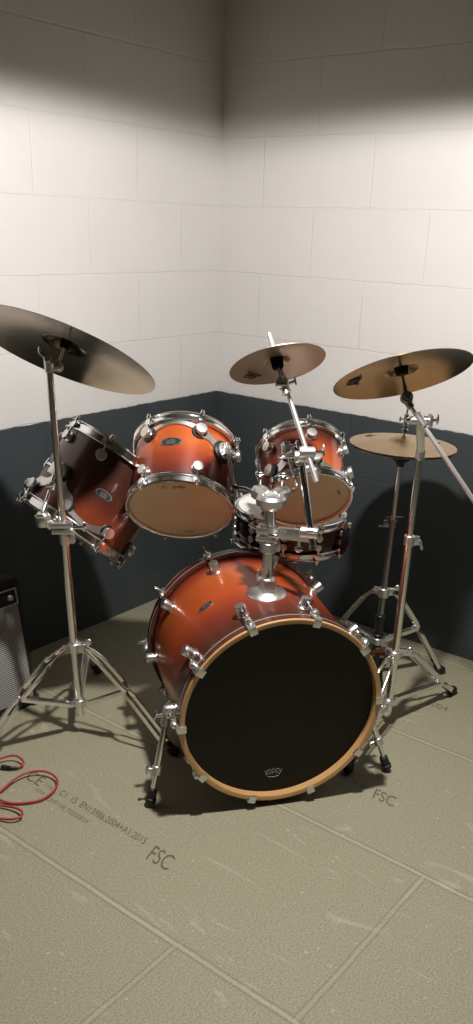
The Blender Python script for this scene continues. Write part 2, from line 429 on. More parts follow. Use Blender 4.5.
def tom(name, O, n, R, L, nl, t0, stops, label, group, gk=(0, 0), head_b='head_tan', head_t='head_white', gask_top=(), gask_bot=(), lugskip_r=()):
    root = empty(name, O, label, 'tom drum', group, drum_mtx(O, n))
    Rs = R-.0135
    sm = shell_mat(name+' lacquer', .028, L-.028, stops)
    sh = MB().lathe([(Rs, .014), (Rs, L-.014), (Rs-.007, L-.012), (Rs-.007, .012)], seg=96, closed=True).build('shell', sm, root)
    ts = [t0+360/nl*k for k in range(nl)]
    hoop(root, R, 0, .030, ts, name='bottom_hoop'); hoop(root, R, L, L-.030, ts, name='top_hoop')
    drumhead(root, R, .009, head_b, 'bottom_head', -1); drumhead(root, R, L-.009, head_t, 'top_head', 1)
    zl = .058 if L > .19 else .05
    for t in ts:
        lug(root, Rs, t, zl, .004, R-.001, s=1.22 if gk[0] else 1.08, gasket=gk[0])
        lug(root, Rs, t, L-zl, L-.004, R-.001, s=1.22 if gk[1] else 1.08, gasket=gk[1])
    return root, Rs, ts
def print_head(root, R, items):
    for body, size, t, rr, sx in items:
        d = rad(t); text_mesh('head_print', body, size, 'ink_brown', root, d*rr + ZA*.0086, V((-d.y, d.x, 0)), d, .0002, sx=sx)

# centre tom (image left of the post)
A_O, A_N = V((-1.154, -.817, .761)), V((.616, .448, .648))
A, ARs, ats = tom('rack_tom', A_O, A_N, .163, .247, 6, 50,
    [(0, DRK), (.16, (.11, .016, .014)), (.42, MIDR), (.66, ORG), (.9, ORG), (1, MIDR)],
    'orange to burgundy burst tom with tan bottom head, left of the chrome mounting post', 'toms of the kit', (0, 1))
badge(A, ARs, 79, .145, .068, .030)
band(ARs+.002, [(44, .205), (50, .190), (58, .200), (80, .213), (101, .203), (110, .188), (122, .178), (134, .150), (146, .146), (158, .178), (170, .19), (176, .2)], .014,
     parent=A, widths=[.012, .034, .018, .012, .018, .036, .026, .040, .040, .026, .034, .012])
bk = MB(); d = rad(140); bk.lathe([(0, 0), (.036, 0), (.036, .005), (.033, .008), (.012, .009), (0, .009)], d*(ARs+.006)+ZA*.148, d, 28).build('mount_gasket', 'rubber', A)
mb = MB(); c = d*(ARs+.014)+ZA*.148
mb.lathe([(0, -.004), (.027, -.004), (.027, .003), (.023, .004), (.021, .001), (.014, .001), (.013, .006), (0, .007)], c, d, 28); mb.box(c+d*.008, (.018, .018, .036), d, ZA, .003)
A_BR = A.matrix_world @ (c+d*.012)
br = mb.build('mount_bracket', 'chrome_soft', A)
mb = MB(); q = c+d*.010; X = V((-d.y, d.x, 0)); mb.cyl(q, q+X*.030, .005, seg=10); mb.ellip(q+X*.032, X*.006, ZA*.017, d*.004); mb.build('wing_screw', 'chrome_soft', br)
print_head(A, .163, [('C  pdp', .020, 84, .118, 1.25), ('REMO', .009, 262, .128, 1.3)])
# right tom
B_O, B_N = V((-.910, -1.106, .801)), V((.557, .568, .605))
Bt, BRs, bts = tom('rack_tom', B_O, B_N, .138, .203, 6, 33,
    [(0, MIDR), (.12, ORG), (.5, (.38, .06, .016)), (.72, (.20, .026, .013)), (.88, DRK), (1, DRK)],  # dark upper stops put the splash cymbal's shade into the lacquer colour
    'smallest burst tom, right of the mounting post and behind the slanting splash boom', 'toms of the kit', (1, 0))
band(BRs+.002, [(27, .048), (33, .058), (45, .055), (60, .080), (75, .060), (93, .060), (115, .034), (135, .034), (153, .058), (159, .05)], .016,
     parent=Bt, widths=[.012, .032, .03, .046, .028, .032, .014, .014, .03, .012])
d = rad(62); c = d*(BRs+.012)+ZA*.085
MB().lathe([(0, 0), (.026, 0), (.026, .006), (.012, .010), (0, .010)], d*(BRs+.004)+ZA*.085, d, 28).build('mount_gasket', 'rubber', Bt)
mb = MB().lathe([(0, 0), (.021, 0), (.021, .010), (.016, .016), (0, .018)], c, d, 24); mb.box(c+d*.018, (.026, .028, .040), d, ZA, .004)
B_BR = Bt.matrix_world @ (c+d*.022)
br = mb.build('mount_bracket', 'chrome_soft', Bt)
mb = MB(); q = c+d*.026; X = V((-d.y, d.x, 0)); mb.cyl(q, q+X*.030, .005, seg=10); mb.ellip(q+X*.034, X*.006, ZA*.016, d*.004); mb.build('wing_screw', 'chrome', br)
print_head(Bt, .138, [('pdp', .012, 160, .098, 1.3)])
# left tom, on the ride stand
C_O, C_N = V((-1.272, -.454, .640)), V((.634, -.172, .754))
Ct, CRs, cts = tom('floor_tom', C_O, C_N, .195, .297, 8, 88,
    [(0, DRK), (.07, (.18, .026, .013)), (.18, (.20, .032, .013)), (.36, (.085, .014, .011)), (.6, (.04, .009, .009)), (1, BLK)],  # shade of the ride cymbal is painted in as the dark upper stops
    'large burst tom with dark shade painted in, leaning left behind the ride cymbal stand', 'toms of the kit', (1, 0))
badge(Ct, CRs, 155.5, .145, .056, .026)
band(CRs+.002, [(80, .062), (88, .075), (100, .085), (111, .135), (122, .090), (133, .068), (142, .046), (160, .040), (178, .058), (184, .05)], .016,
     parent=Ct, widths=[.014, .036, .03, .05, .034, .042, .016, .016, .034, .012])
d = rad(110); c = d*(CRs+.014)+ZA*.130
MB().lathe([(0, 0), (.032, 0), (.032, .007), (.014, .012), (0, .012)], d*(CRs+.004)+ZA*.130, d, 28).build('mount_gasket', 'rubber', Ct)
mb = MB().lathe([(0, 0), (.025, 0), (.025, .012), (.018, .018), (0, .02)], c, d, 24); mb.box(c+d*.018, (.028, .032, .044), d, ZA, .004)
C_BR = Ct.matrix_world @ (c+d*.022)
br = mb.build('mount_bracket', 'chrome_soft', Ct)
mb = MB(); q = c+d*.026; X = V((-d.y, d.x, 0)); mb.cyl(q, q-X*.034, .005, seg=10); mb.ellip(q-X*.038, X*.006, ZA*.018, d*.004); mb.build('wing_screw', 'chrome', br)

# snare drum
S_C = pt(291, 510, 2.90); SH = .122; SR = .187
S_N = V((.03, -.05, 1)).normalized()
S_O = S_C - S_N*(SH-.009)
sn = empty('snare_drum', S_O, 'shallow red snare drum, shade painted in, with white head, behind and below the right tom', 'snare drum', None, drum_mtx(S_O, S_N))
sm = shell_mat('snare lacquer', .02, SH-.02, [(0, BLK), (.5, (.06, .009, .009)), (1, BLK)])  # red shell darkened: the shade it stands in is part of this colour
SRs = SR-.0135
MB().lathe([(SRs, .014), (SRs, SH-.014), (SRs-.007, SH-.012), (SRs-.007, .012)], seg=96, closed=True).build('shell', sm, sn)
sts = [12+36*k for k in range(10)]
hoop(sn, SR, 0, .026, sts, name='bottom_hoop'); hoop(sn, SR, SH, SH-.026, sts, name='top_hoop')
drumhead(sn, SR, SH-.009, 'head_white', 'top_head', 1); drumhead(sn, SR, .009, 'head_tan', 'bottom_head', -1)
for t in sts: lug(sn, SRs, t, .046, .004, SR-.001, s=.8); lug(sn, SRs, t, SH-.046, SH-.004, SR-.001, s=.8)

# ------------------------------------------------------------------ bass drum
K_C = V((-1.273, -1.309, .312)); K_N = V((math.cos(4.072)*math.cos(-.028), math.sin(4.072)*math.cos(-.028), math.sin(-.028)))
KR, KL = .292, .516
# local frame: z forward out of the front; origin on the floor is the root, parts are built around the front hoop's centre
KM = drum_mtx(K_C, K_N)
kick = empty('bass_drum', K_C, 'large orange and burgundy bass drum with black front head, standing on the floor', 'bass drum', None, KM)
KRs = .2785
MB().lathe([(KRs, -.032), (KRs, -KL+.028), (KRs-.008, -KL+.026), (KRs-.008, -.032)], seg=128, closed=True).build('shell',
    shell_mat('bass drum lacquer', -.028, -KL+.028, [(0, BLK), (.10, DRK), (.30, (.20, .024, .016)), (.52, (.46, .07, .017)), (.80, ORG), (.93, MIDR), (1, DRK)]), kick)
def bhoop(z0, s, name):
    h = MB().lathe([(KRs+.003, z0-s*.002), (KRs+.003, z0-s*.040), (KR-.001, z0-s*.040), (KR, z0-s*.038), (KR, z0-s*.003), (KR-.0015, z0-s*.0012), (KR-.0025, z0-s*.0012)], seg=128, closed=True).build(name, 'hoop_red', kick)
    MB().lathe([(KRs-.0010, z0-s*.030), (KRs-.0010, z0), (KRs+.005, z0+s*.0015), (KR-.002, z0+s*.0015), (KR+.0003, z0-s*.0008), (KR+.0003, z0-s*.0032), (KR-.0015, z0-s*.0032), (KR-.003, z0-s*.001)], seg=128, closed=True).build('maple_edge', 'maple', h)
    MB().lathe([(KR-.001, z0-s*.026), (KR+.0006, z0-s*.026), (KR+.0006, z0-s*.0295), (KR-.001, z0-s*.0295)], seg=128, closed=True).build('stripe', 'stripe', h)  # thin pale stripe round the hoop
    return h
bhoop(0, 1, 'front_hoop'); bhoop(-KL, -1, 'rear_hoop')
MB().lathe([(0, -.026), (.250, -.026), (.268, -.0255), (KRs-.001, -.024), (KRs+.001, -.028), (KRs-.001, -.034), (0, -.028)], seg=128).build('front_head', 'head_black', kick)
MB().lathe([(0, -KL+.018), (KRs-.001, -KL+.016), (KRs-.001, -KL+.026), (0, -KL+.020)], seg=128).build('rear_head', 'head_white', kick)
d = rad(268); text_mesh('head_print', 'REMO', .014, 'ink_grey', kick, d*.214+ZA*-.0252, V((1, 0, 0)), V((0, 1, 0)), .0003, sx=1.35)
mb = MB()
def crown(pts, r=.0008):
    mb.tube([V((x, y, -.0252)) + d*.214 for x, y in pts], r, 6)
crown([(-.026, .010), (-.020, -.004), (-.016, -.012), (0, -.015), (.016, -.012), (.020, -.004), (.026, .010)])
crown([(-.020, .008), (-.012, .014), (-.006, .008), (0, .015), (.006, .008), (.012, .014), (.020, .008)])
mb.build('head_print', 'ink_grey', kick)
badge(kick, KRs, 126.5, -.255, .052, .030)
def claw(parent, t, z0, s, wing):
    d = rad(t); X = V((-d.y, d.x, 0)); mb = MB()
    mb.box(d*(KR+.0045)+ZA*(z0-s*.016), (.006, .024, .036), d, ZA, .0015)
    mb.box(d*(KR-.006)+ZA*(z0+s*.005), (.024, .022, .006), d, ZA, .0015)
    mb.ellip(d*(KR+.010)+ZA*(z0-s*.030), d*.010, X*.011, ZA*.018)
    c_ = mb.build('claw_hook', 'chrome_soft', parent)
    mb = MB(); a = d*(KR+.012)
    mb.cyl(a+ZA*(z0-s*.020), a+ZA*(z0-s*.098), .003, seg=8)
    if wing:
        mb.cyl(a+ZA*(z0-s*.006), a+ZA*(z0-s*.02), .0055, seg=10)
        mb.ellip(a+ZA*(z0+s*.004), d*.020, X*.0045, ZA*.012)
    else: mb.cyl(a+ZA*(z0-s*.014), a+ZA*(z0-s*.022), .0065, seg=10, bev=.001)
    mb.build('tension_rod', 'chrome', c_)
    return c_
def blug(parent, t, z):
    d = rad(t); c = d*KRs+ZA*z
    g = MB(); g.cyl(c-d*.002, c+d*.005, .0175, seg=24, bev=.001); g.cyl(c+d*.004, c+d*.020, .0115, .013, seg=20)
    g.lathe([(0, 0), (.013, 0), (.0155, .003), (.0155, .024), (.0140, .027), (0, .028)], c+d*.008, d, 24)
    o = g.build('lug', 'chrome_soft', parent)
for k in range(10):
    t = 2.5+36*k
    claw(kick, t, 0, 1, False); blug(kick, t, -.105)
    claw(kick, t, -KL, -1, True); blug(kick, t, -KL+.105)
# spurs
def spur(t, foot, tknob):
    """folding leg on the shell; foot = floor point"""
    W = KM.inverted(); F = W @ V(foot)
    d = rad(t); c = d*KRs+ZA*-.135; X = V((-d.y, d.x, 0))
    mb = MB(); mb.cyl(c-d*.002, c+d*.008, .030, seg=26, bev=.002); mb.cyl(c+d*.007, c+d*.030, .019, seg=22, bev=.003)
    piv = c+d*.024
    u = (F-piv).normalized()
    mb.cyl(piv-u*.024, piv+u*.035, .0145, seg=18, bev=.002)
    br = mb.build('spur_bracket', 'chrome_soft', kick)
    mb = MB(); mb.cyl(piv+d*.008, piv+d*.034, .006, seg=10); mb.ellip(piv+d*.036, d*.006, u*.020, u.cross(d)*.004); mb.build('wing_screw', 'chrome', br)
    L = (F-piv).length
    mb = MB(); mid = piv+u*(L*.62)
    mb.cyl(piv, mid, .0095, seg=16); mb.cyl(mid-u*.01, F-u*.012, .0070, seg=14)
    lg = mb.build('spur_leg', 'chrome', kick)
    mb = MB(); mb.cyl(mid-u*.014, mid+u*.014, .0145, seg=16, bev=.002); v = u.cross(ZA).normalized(); mb.cyl(mid, mid+v*.026, .0045, seg=8); mb.ellip(mid+v*.028, v*.005, u*.017, v.cross(u)*.004)
    mb.build('memory_clamp', 'chrome_soft', lg)
    mb = MB(); mb.cyl(F-u*.048, F-u*.020, .013, .0145, seg=16, bev=.002); mb.cyl(F-u*.020, F-u*.003, .0165, .0155, seg=16, bev=.003)
    mb.build('rubber_foot', 'rubber', lg)
spur(188.5, (-1.512, -1.028, .008), 0)
spur(-8.5, (-.900, -1.462, .008), 0)

# ------------------------------------------------------------------ tom post standing on the bass drum
def wb(fn): return fn
P0 = V((-1.158, -1.150, .592)); shell_n = (KM.to_3x3() @ rad(91.5)).normalized()
post = empty('tom_holder_post', P0, 'chrome post on the bass drum carrying both rack toms', 'tom holder')
def PB(mb, name, m='chrome', parent=post, org=P0): return mb.build(name, m, parent, origin=org)
PD = V((.0, .0, 1)); PT = V((-1.158, -1.150, .872))
PB(MB().lathe([(0, -.002), (.058, -.006), (.058, .003), (.052, .010), (.030, .015), (.026, .016), (0, .016)], P0, shell_n, 40), 'base_flange', 'chrome_soft')
mb = MB().cyl(P0+V((0, 0, .010)), P0+V((0, 0, .052)), .0225, seg=28, bev=.003)
mb.box(P0+V((-.010, -.016, .032)), (.034, .022, .034), FW.cross(u0), u0, .003)
q = P0+V((0, 0, .046))-RT*.026; mb.cyl(P0+V((0, 0, .040)), q, .005, seg=8); mb.ellip(q+V((0, 0, .012)), RT*.005, u0*.018, FW*.005)
PB(mb, 'base_socket', 'chrome_soft')
PB(MB().cyl(P0+V((0, 0, .01)), PT, .0160, seg=28), 'pole')
PB(MB().cyl(P0+V((0, 0, .128)), P0+V((0, 0, .158)), .0245, seg=28, bev=.003).box(P0+V((0, 0, .143))+RT*.024, (.016, .026, .024), RT, u0, .003), 'memory_collar', 'chrome_soft')
# top holder: double ball clamp
mb = MB().lathe([(0, 0), (.021, 0), (.030, .010), (.040, .014), (.042, .032), (.036, .040), (.024, .041), (.022, .036), (0, .036)], PT-V((0, 0, .030)), u0, 32)
PB(mb, 'holder_head', 'chrome_soft')
def tomarm(side, elbow, br, knob_dir):
    a = PT + V((0, 0, .002)); e = V(elbow)
    h = V((e.x-a.x, e.y-a.y, 0)).normalized()
    cl = a + h*.066
    mb = MB(); mb.cyl(a+h*.010, a+h*.062, .017, .021, seg=20, bev=.003)
    mb.lathe([(0, 0), (.016, .0), (.023, .006), (.024, .026), (.018, .034), (0, .036)], cl-V((0, 0, .020)), u0, 22)
    c1 = PB(mb, 'ball_clamp', 'chrome_soft')
    mb = MB(); kp = cl+V((0, 0, .014)); mb.cyl(kp, kp+V((0, 0, .026)), .005, seg=10); mb.cyl(kp+V((0, 0, .020)), kp+V((0, 0, .034)), .009, seg=14, bev=.002)
    mb.ellip(kp+V((0, 0, .036)), RT*.014, FW*.005, u0*.006)
    PB(mb, 'wing_screw', 'chrome', c1)
    upv = (V(br)-e)
    pts = [a+h*.045+V((0, 0, -.004)), cl+(e-cl)*.55]
    for k in range(7):
        s_ = k/6; p1 = e-(e-cl).normalized()*.016; p2 = e+upv.normalized()*.016
        pts.append((1-s_)**2*p1+2*s_*(1-s_)*e+s_*s_*p2)
    pts.append(V(br)+upv.normalized()*.022)
    PB(MB().tube(pts, .0062, 14), 'arm_rod', 'chrome')
eA = pt(234.5, 487, dep(A_BR)-.01); eB = pt(297.5, 489, dep(B_BR)-.012)
tomarm(-1, eA, A_BR, None); tomarm(1, eB, B_BR, None)

# ------------------------------------------------------------------ splash boom arm clamped to the post
dp = dep(P0+V((0, 0, .13)))
cz = P0+V((0, 0, .193))
boom = empty('cymbal_boom_arm', cz, 'chrome boom arm clamped to the tom post, holding the splash cymbal', 'cymbal arm')
def BB(mb, name, m='chrome', parent=boom): return mb.build(name, m, parent, origin=cz)
side = pt(312, 531, dp-.055)
h = (side-cz); h.z = 0; h.normalize(); hv = u0.cross(h)
mb = MB().box(cz-h*.002, (.062, .050, .018), h, u0, .003).box(cz-h*.002+V((0, 0, -.024)), (.062, .050, .014), h, u0, .003)
mb.box(cz+h*.075+V((0, 0, -.006)), (.10, .020, .034), h, u0, .004)
mb.cyl(cz-h*.02-hv*.012+V((0, 0, .014)), cz-h*.02-hv*.012+V((0, 0, -.042)), .0045, seg=8)
cl = BB(mb, 'multi_clamp', 'chrome_soft')
q = cz+h*.02-hv*.02; BB(MB().cyl(q, q-hv*.030, .004, seg=8).ellip(q-hv*.030, hv*.004, u0*.006, h*.017), 'wing_screw', 'chrome', cl)
q = cz+h*.085+V((0, 0, -.024)); BB(MB().cyl(q, q-V((0, 0, .018)), .005, seg=8).ellip(q-V((0, 0, .024)), h*.012, hv*.004, u0*.010), 'wing_screw', 'chrome', cl)
q = cz-h*.030-hv*.012; BB(MB().cyl(q, q-h*.026+V((0, 0, .012)), .004, seg=8), 'clamp_bolt', 'chrome', cl)
tb = pt(313, 547, dp-.05); tt = pt(301, 457, dp-.10)
BB(MB().cyl(tb, tt, .0105, seg=20).cyl(tb-(tt-tb).normalized()*.006, tb+(tt-tb).normalized()*.004, .012, seg=16, bev=.001), 'lower_tube', 'chrome')
sc_ = tb+(tt-tb)*.16
BB(MB().cyl(sc_-h*.03, sc_+h*.020, .017, seg=20, bev=.003).cyl(sc_, sc_-FW*.028, .005, seg=8).ellip(sc_-FW*.030, h*.018, u0*.006, FW*.004), 'side_clamp', 'chrome_soft')
Sp_C, Sp_N = V((-1.125, -1.126, 1.221)), V((.258, .468, .845)).normalized()
dS = dep(Sp_C)
rl = pt(316.5, 482, dp-.14); ru = pt(268.5, 333, dS+.02)
rdir = (ru-rl).normalized()
BB(MB().cyl(rl, ru, .0066, seg=16, bev=.001), 'boom_rod', 'chrome_rod')
rp = rl+(ru-rl)*.20
mb = MB(); g = (rp-tt)
mb.cyl(tt-RT*.018, tt+RT*.020, .017, seg=22, bev=.003); mb.cyl(rp-RT*.020, rp+RT*.022, .015, seg=20, bev=.003)
mb.bar(tt, rp, .026, .026, RT, .004); mb.cyl(tt-V((0, 0, .022)), tt+V((0, 0, .004)), .0145, seg=20, bev=.002)
rt_ = BB(mb, 'ratchet_tilter', 'chrome_soft')
q = rp+RT*.022; BB(MB().cyl(q, q+RT*.024, .005, seg=8).ellip(q+RT*.022+UP*.006, RT*.004, UP*.018, FW*.006), 'wing_screw', 'chrome', rt_)
q = tt-RT*.018; BB(MB().cyl(q, q-RT*.028, .0045, seg=8).ellip(q-RT*.030, RT*.014, UP*.004, FW*.006), 'wing_screw', 'chrome', rt_)
# cymbal tilter on the rod
kt = Sp_C - Sp_N*.052
cr_ = rl+(ru-rl)*((kt-rl).dot(rdir)/(ru-rl).length)
mb = MB(); mb.cyl(cr_-rdir*.020, cr_+rdir*.020, .0115, seg=18, bev=.002); mb.cyl(cr_, kt-Sp_N*.006, .010, seg=14)
mb.cyl(kt-RT*.016, kt+RT*.018, .012, seg=18, bev=.002); mb.cyl(kt-rdir*.030+RT*.004, kt-rdir*.010+RT*.004, .012, .009, seg=14, bev=.002)
mb.cyl(kt, Sp_C+Sp_N*.030, .0035, seg=10); mb.cyl(kt, kt+Sp_N*.018, .009, .008, seg=14)
tl = BB(mb, 'cymbal_tilter', 'chrome_soft')
mb = MB(); q = kt+RT*.018; mb.cyl(q, q+RT*.018+Sp_N*.006, .004, seg=8); mb.ellip(q+RT*.020+Sp_N*.008, RT*.004, Sp_N*.013, FW*.005); BB(mb, 'wing_screw', 'chrome', tl)
def felts(B, parent, C, N, r, below=.022, above=.022, big=1.0, bell=.0):
    """felt washer or sleeve under the bell and the one above it with its wing nut"""
    B(MB().cyl(C-N*below, C+N*(bell-.002), .011*big, .0125*big, seg=20, bev=.002), 'felt_sleeve', 'felt', parent)
    B(MB().cyl(C+N*(bell+.002), C+N*(bell+.012), .0125*big, seg=20, bev=.002), 'felt_washer', 'felt', parent)
    q = C+N*(bell+.012); a, b, _ = frame(N)
    B(MB().cyl(q, q+N*.008, .007, seg=12, bev=.001).ellip(q+N*.008, a*.015, b*.0035, N*.006), 'wing_nut', 'chrome', parent)

# ------------------------------------------------------------------ cymbals
def cymbal(name, C, N, R, bell_r, bell_h, bow, label, m='bronze', prints=(), group=None, flip=False, th=.0012, top=False):
    n = -V(N) if flip else V(N)
    root = empty(name, C, label, 'cymbal', group, drum_mtx(C, n))
    prof = []; K = 26
    for i in range(K+1):
        r = R*(1-i/K)
        if r > bell_r: z = bow*(1-((r-bell_r)/(R-bell_r))**1.5)
        else: z = bow + bell_h*(1-(r/bell_r)**2.2)
        prof.append((max(r, .0062), z))
    under = [(r, z-th) for r, z in prof]
    MB().lathe(prof + under[::-1], seg=128, closed=True).build('disc', m, root)
    for t, rr, size in prints:
        # the maker's mark: two linked rounded shapes and strokes
        d = rad(t); X = V((-d.y, d.x, 0)); zc = bow*(1-max(0, (rr-bell_r)/(R-bell_r))**1.5)-th-.0016
        if top: zc += th+.0018
        mb = MB()
        def st(P, w_=.12): mb.tube([d*(rr+y*size)+X*(x*size)+ZA*zc for x, y in P], size*w_/2, 6)
        def lp(cx, cy, rx, ry): mb.tube([d*(rr+(cy+ry*math.sin(q*PI/8))*size)+X*((cx+rx*math.cos(q*PI/8))*size)+ZA*zc for q in range(16)], size*.055, 6, closed=True)
        lp(-.28, .26, .26, .2); lp(-.28, -.24, .3, .24); lp(.28, .26, .26, .2); lp(.28, -.24, .3, .24); st([(-.95, -.5), (-.62, -.46), (-.55, .45)]); st([(.95, -.5), (.62, -.46), (.55, .45)])
        mb.b.transform(Matrix.Identity(4)); mb.build('maker_mark', 'ink_brown', root)
    return root
def at_edge(C, N, bow): return V(C)-V(N)*0
def find_t(C, N, rr, x, y, flip=False):
    n = -V(N) if flip else V(N); Mx = drum_mtx(C, n); best = (1e9, 0)
    for k in range(360):
        P = Mx @ (rad(k)*rr); q = P-CAM; dd = q.dot(FW)
        e = (236.5+FPX*q.dot(RT)/dd-x)**2 + (603-FPX*q.dot(UP)/dd-y)**2
        best = min(best, (e, k))
    return best[1]
sp = cymbal('splash_cymbal', Sp_C, Sp_N, .127, .034, .013, .010, 'small bronze splash cymbal on the slanting boom rod above the rack toms', m='bronze_splash',
            prints=[(find_t(Sp_C, Sp_N, .085, 252, 378), .088, .029)])
felts(lambda mb, n_, m, p_: mb.build(n_, m, p_, origin=cz), tl, Sp_C, Sp_N, .01, .010, .02, 1.40, bell=.022)

Cr_C, Cr_N = V((-.691, -1.263, 1.166)), V((.229, .430, .873)).normalized()
cymbal('crash_cymbal', Cr_C, Cr_N, .2032, .048, .018, .014, 'bronze crash cymbal on the right boom stand, tilted above the hi-hat',
       prints=[(find_t(Cr_C, Cr_N, .14, 353, 382), .145, .038)])
Ri_C, Ri_N = V((-1.416, -.6275, 1.2225)), V((.514, .041, .857)).normalized()
cymbal('ride_cymbal', Ri_C, Ri_N, .2600, .058, .020, .020, 'largest bronze cymbal, steeply tilted on the left stand')
H_C = V((-.401, -1.140, .892)); H_N = V((.017, -.016, 1)).normalized()
GH = 'pair of hi-hat cymbals'
cymbal('hi_hat_cymbal', H_C+H_N*.004, H_N, .1778, .050, .018, .012, 'upper of the two hi-hat cymbals, level under the crash cymbal', 'bronze_hat', group=GH, prints=[(find_t(H_C, H_N, .12, 372, 441), .125, .026), (find_t(H_C, H_N, .10, 433, 443), .12, .016)], top=True)
hb = cymbal('hi_hat_cymbal', H_C-H_N*.004, H_N, .1778, .050, .018, .012, 'lower of the two hi-hat cymbals, upside down beneath the upper one', 'bronze_hat', group=GH, flip=True)

# ------------------------------------------------------------------ stands
def tripod(B, base, lean, feet, z_hub, z_col, root, flat=False, m='chrome', knee=.47, tube_r=.0125, w1=.013):
    """double-braced tripod: upper collar, lower collar, three legs with their own brace and rubber foot"""
    def ax(z): return V(base)+V(lean)*z
    def ring(z, r, h, nm):
        mb = MB().cyl(ax(z-h/2), ax(z+h/2), r, seg=20, bev=.002)
        return mb
    mb = ring(z_col, .0205, .034, '')
    q = ax(z_col)+V((0, 0, .012)); k_ = (RT*.8-FW*.1).normalized(); mb.cyl(q, q+k_*.040, .0048, seg=8); mb.ellip(q+k_*.046+V((0, 0, .004)), k_*.010, u0*.012, FW*.005)
    for F in feet:
        hd = V((F[0]-base[0], F[1]-base[1], 0)).normalized(); mb.box(ax(z_col)+hd*.026, (.024, .016, .026), hd, u0, .002)
    B(mb, 'leg_collar', 'chrome_soft', root)
    mb = ring(z_hub, .0185, .026, '')
    for F in feet:
        hd = V((F[0]-base[0], F[1]-base[1], 0)).normalized(); mb.box(ax(z_hub)+hd*.024, (.022, .014, .018), hd, u0, .002)
    B(mb, 'brace_collar', 'chrome_soft', root)
    for F in feet:
        F = V((F[0], F[1], .012)); c = ax(z_col); hd = V((F.x-c.x, F.y-c.y, 0)).normalized(); sd = u0.cross(hd)
        s0 = c+hd*.034; rad_ = (F-s0).length
        # arch: goes out a little before dropping
        def P(t):
            p_ = s0+(F-s0)*t; p_.z += .045*math.sin(PI*min(t*1.25, 1))*(1-t); return p_
        mb = MB()
        def rail(ts, off):
            for s_ in (-1, 1):
                pts = [P(t)+sd*(s_*o) for t, o in zip(ts, off)]
                for a, b in zip(pts, pts[1:]): mb.bar(a, b+(b-a).normalized()*.003, .0055, w1, (b-a).cross(sd), .0008)
        rail([0, .08, .18, knee-.06, knee], [.007, .014, .017, .017, .007])
        rail([knee, knee+.06, .90, .97], [.007, .016, .017, .009])
        for t, o in ((.0, .008), (knee, .009), (.93, .012)): mb.cyl(P(t)-sd*o, P(t)+sd*o, .0048, seg=10)
        lg = B(mb, 'leg', m, root)
        u = (F-P(.9)).normalized()
        B(MB().cyl(P(.91), F+u*.002, .013, .0165, seg=16, bev=.004).ellip(F+V((0, 0, .004)), hd*.022, sd*.017, u0*.016), 'rubber_foot', 'rubber', lg)
        hb_ = ax(z_hub)+hd*.030; kp = P(knee)
        mb = MB()
        for s_ in (-1, 1): mb.bar(hb_+sd*(s_*.008), kp+sd*(s_*.0105), .0025, .015, (kp-hb_).cross(sd), .0006)
        mb.bar(hb_, kp, .015, .0022, (kp-hb_).cross(sd))
        B(mb, 'brace', m, root)
def clampT(mb, c, ax_, side, r=.018, L=.03):
    """tube clamp with wing bolt pointing to side"""
    mb.cyl(c-ax_*L/2, c+ax_*L/2, r, seg=20, bev=.002); mb.box(c+side*.022, (.018, .016, L*.8), side, ax_, .002)
    mb.cyl(c+side*.028-FW*.01, c+side*.028+FW*.012, .004, seg=8)

# --- left stand (ride + big tom)
L0 = V((-1.372, -.588, 0)); Ltop = pt(48.5, 362, dep((-1.430, -.640, 1.18)))
lean = V(((Ltop.x-L0.x)/Ltop.z, (Ltop.y-L0.y)/Ltop.z, 1))
ls = empty('cymbal_stand', L0, 'chrome tripod stand on the left carrying the ride cymbal and the big tom', 'cymbal stand', 'cymbal stands')
def LB(mb, name, m, parent=ls): return mb.build(name, m, parent, origin=L0)
def lx(z): return L0+lean*z
ld = lean.normalized()
tripod(LB, L0, lean, [(-1.268, -.900), (-1.045, -.318), (-1.745, -.500)], .122, .325, ls)
LB(MB().cyl(lx(.075), lx(.690), .0125, seg=24).cyl(lx(.07), lx(.08), .0135, seg=16, bev=.001), 'lower_tube', 'chrome', ls)
LB(MB().cyl(lx(.68), Ltop, .0098, seg=22), 'upper_tube', 'chrome', ls)
mb = MB(); clampT(mb, lx(.690), ld, (RT*.9-FW*.2).normalized(), .0165, .036); LB(mb, 'height_clamp', 'chrome_soft', ls)
kt = Ri_C - Ri_N*.040
mb = MB(); mb.cyl(Ltop-ld*.026, Ltop+ld*.010, .0125, seg=18, bev=.002)
mb.cyl(Ltop+ld*.006-FW*.013, Ltop+ld*.006+FW*.012, .0105, seg=20, bev=.002)
mb.cyl(kt+FW*.012, kt-FW*.014, .0140, seg=24, bev=.002); mb.cyl(kt-FW*.014, kt-FW*.019, .010, seg=20, bev=.001)
mb.bar(Ltop+ld*.006, kt, .014, .012, FW, .002); mb.cyl(kt, Ri_C+Ri_N*.058, .0038, seg=10)
til = LB(mb, 'tilter', 'chrome_soft', ls)
felts(lambda mb, n_, m, p_: mb.build(n_, m, p_, origin=L0), til, Ri_C, Ri_N, .01, -.012, .02, 1.3, bell=.040)
mb = MB(); q = Ltop+ld*.012-RT*.01; mb.cyl(q, q-RT*.012+u0*.014, .0035, seg=8); mb.ellip(q-RT*.012+u0*.018, RT*.004, u0*.012, FW*.004); LB(mb, 'wing_screw', 'chrome', til)
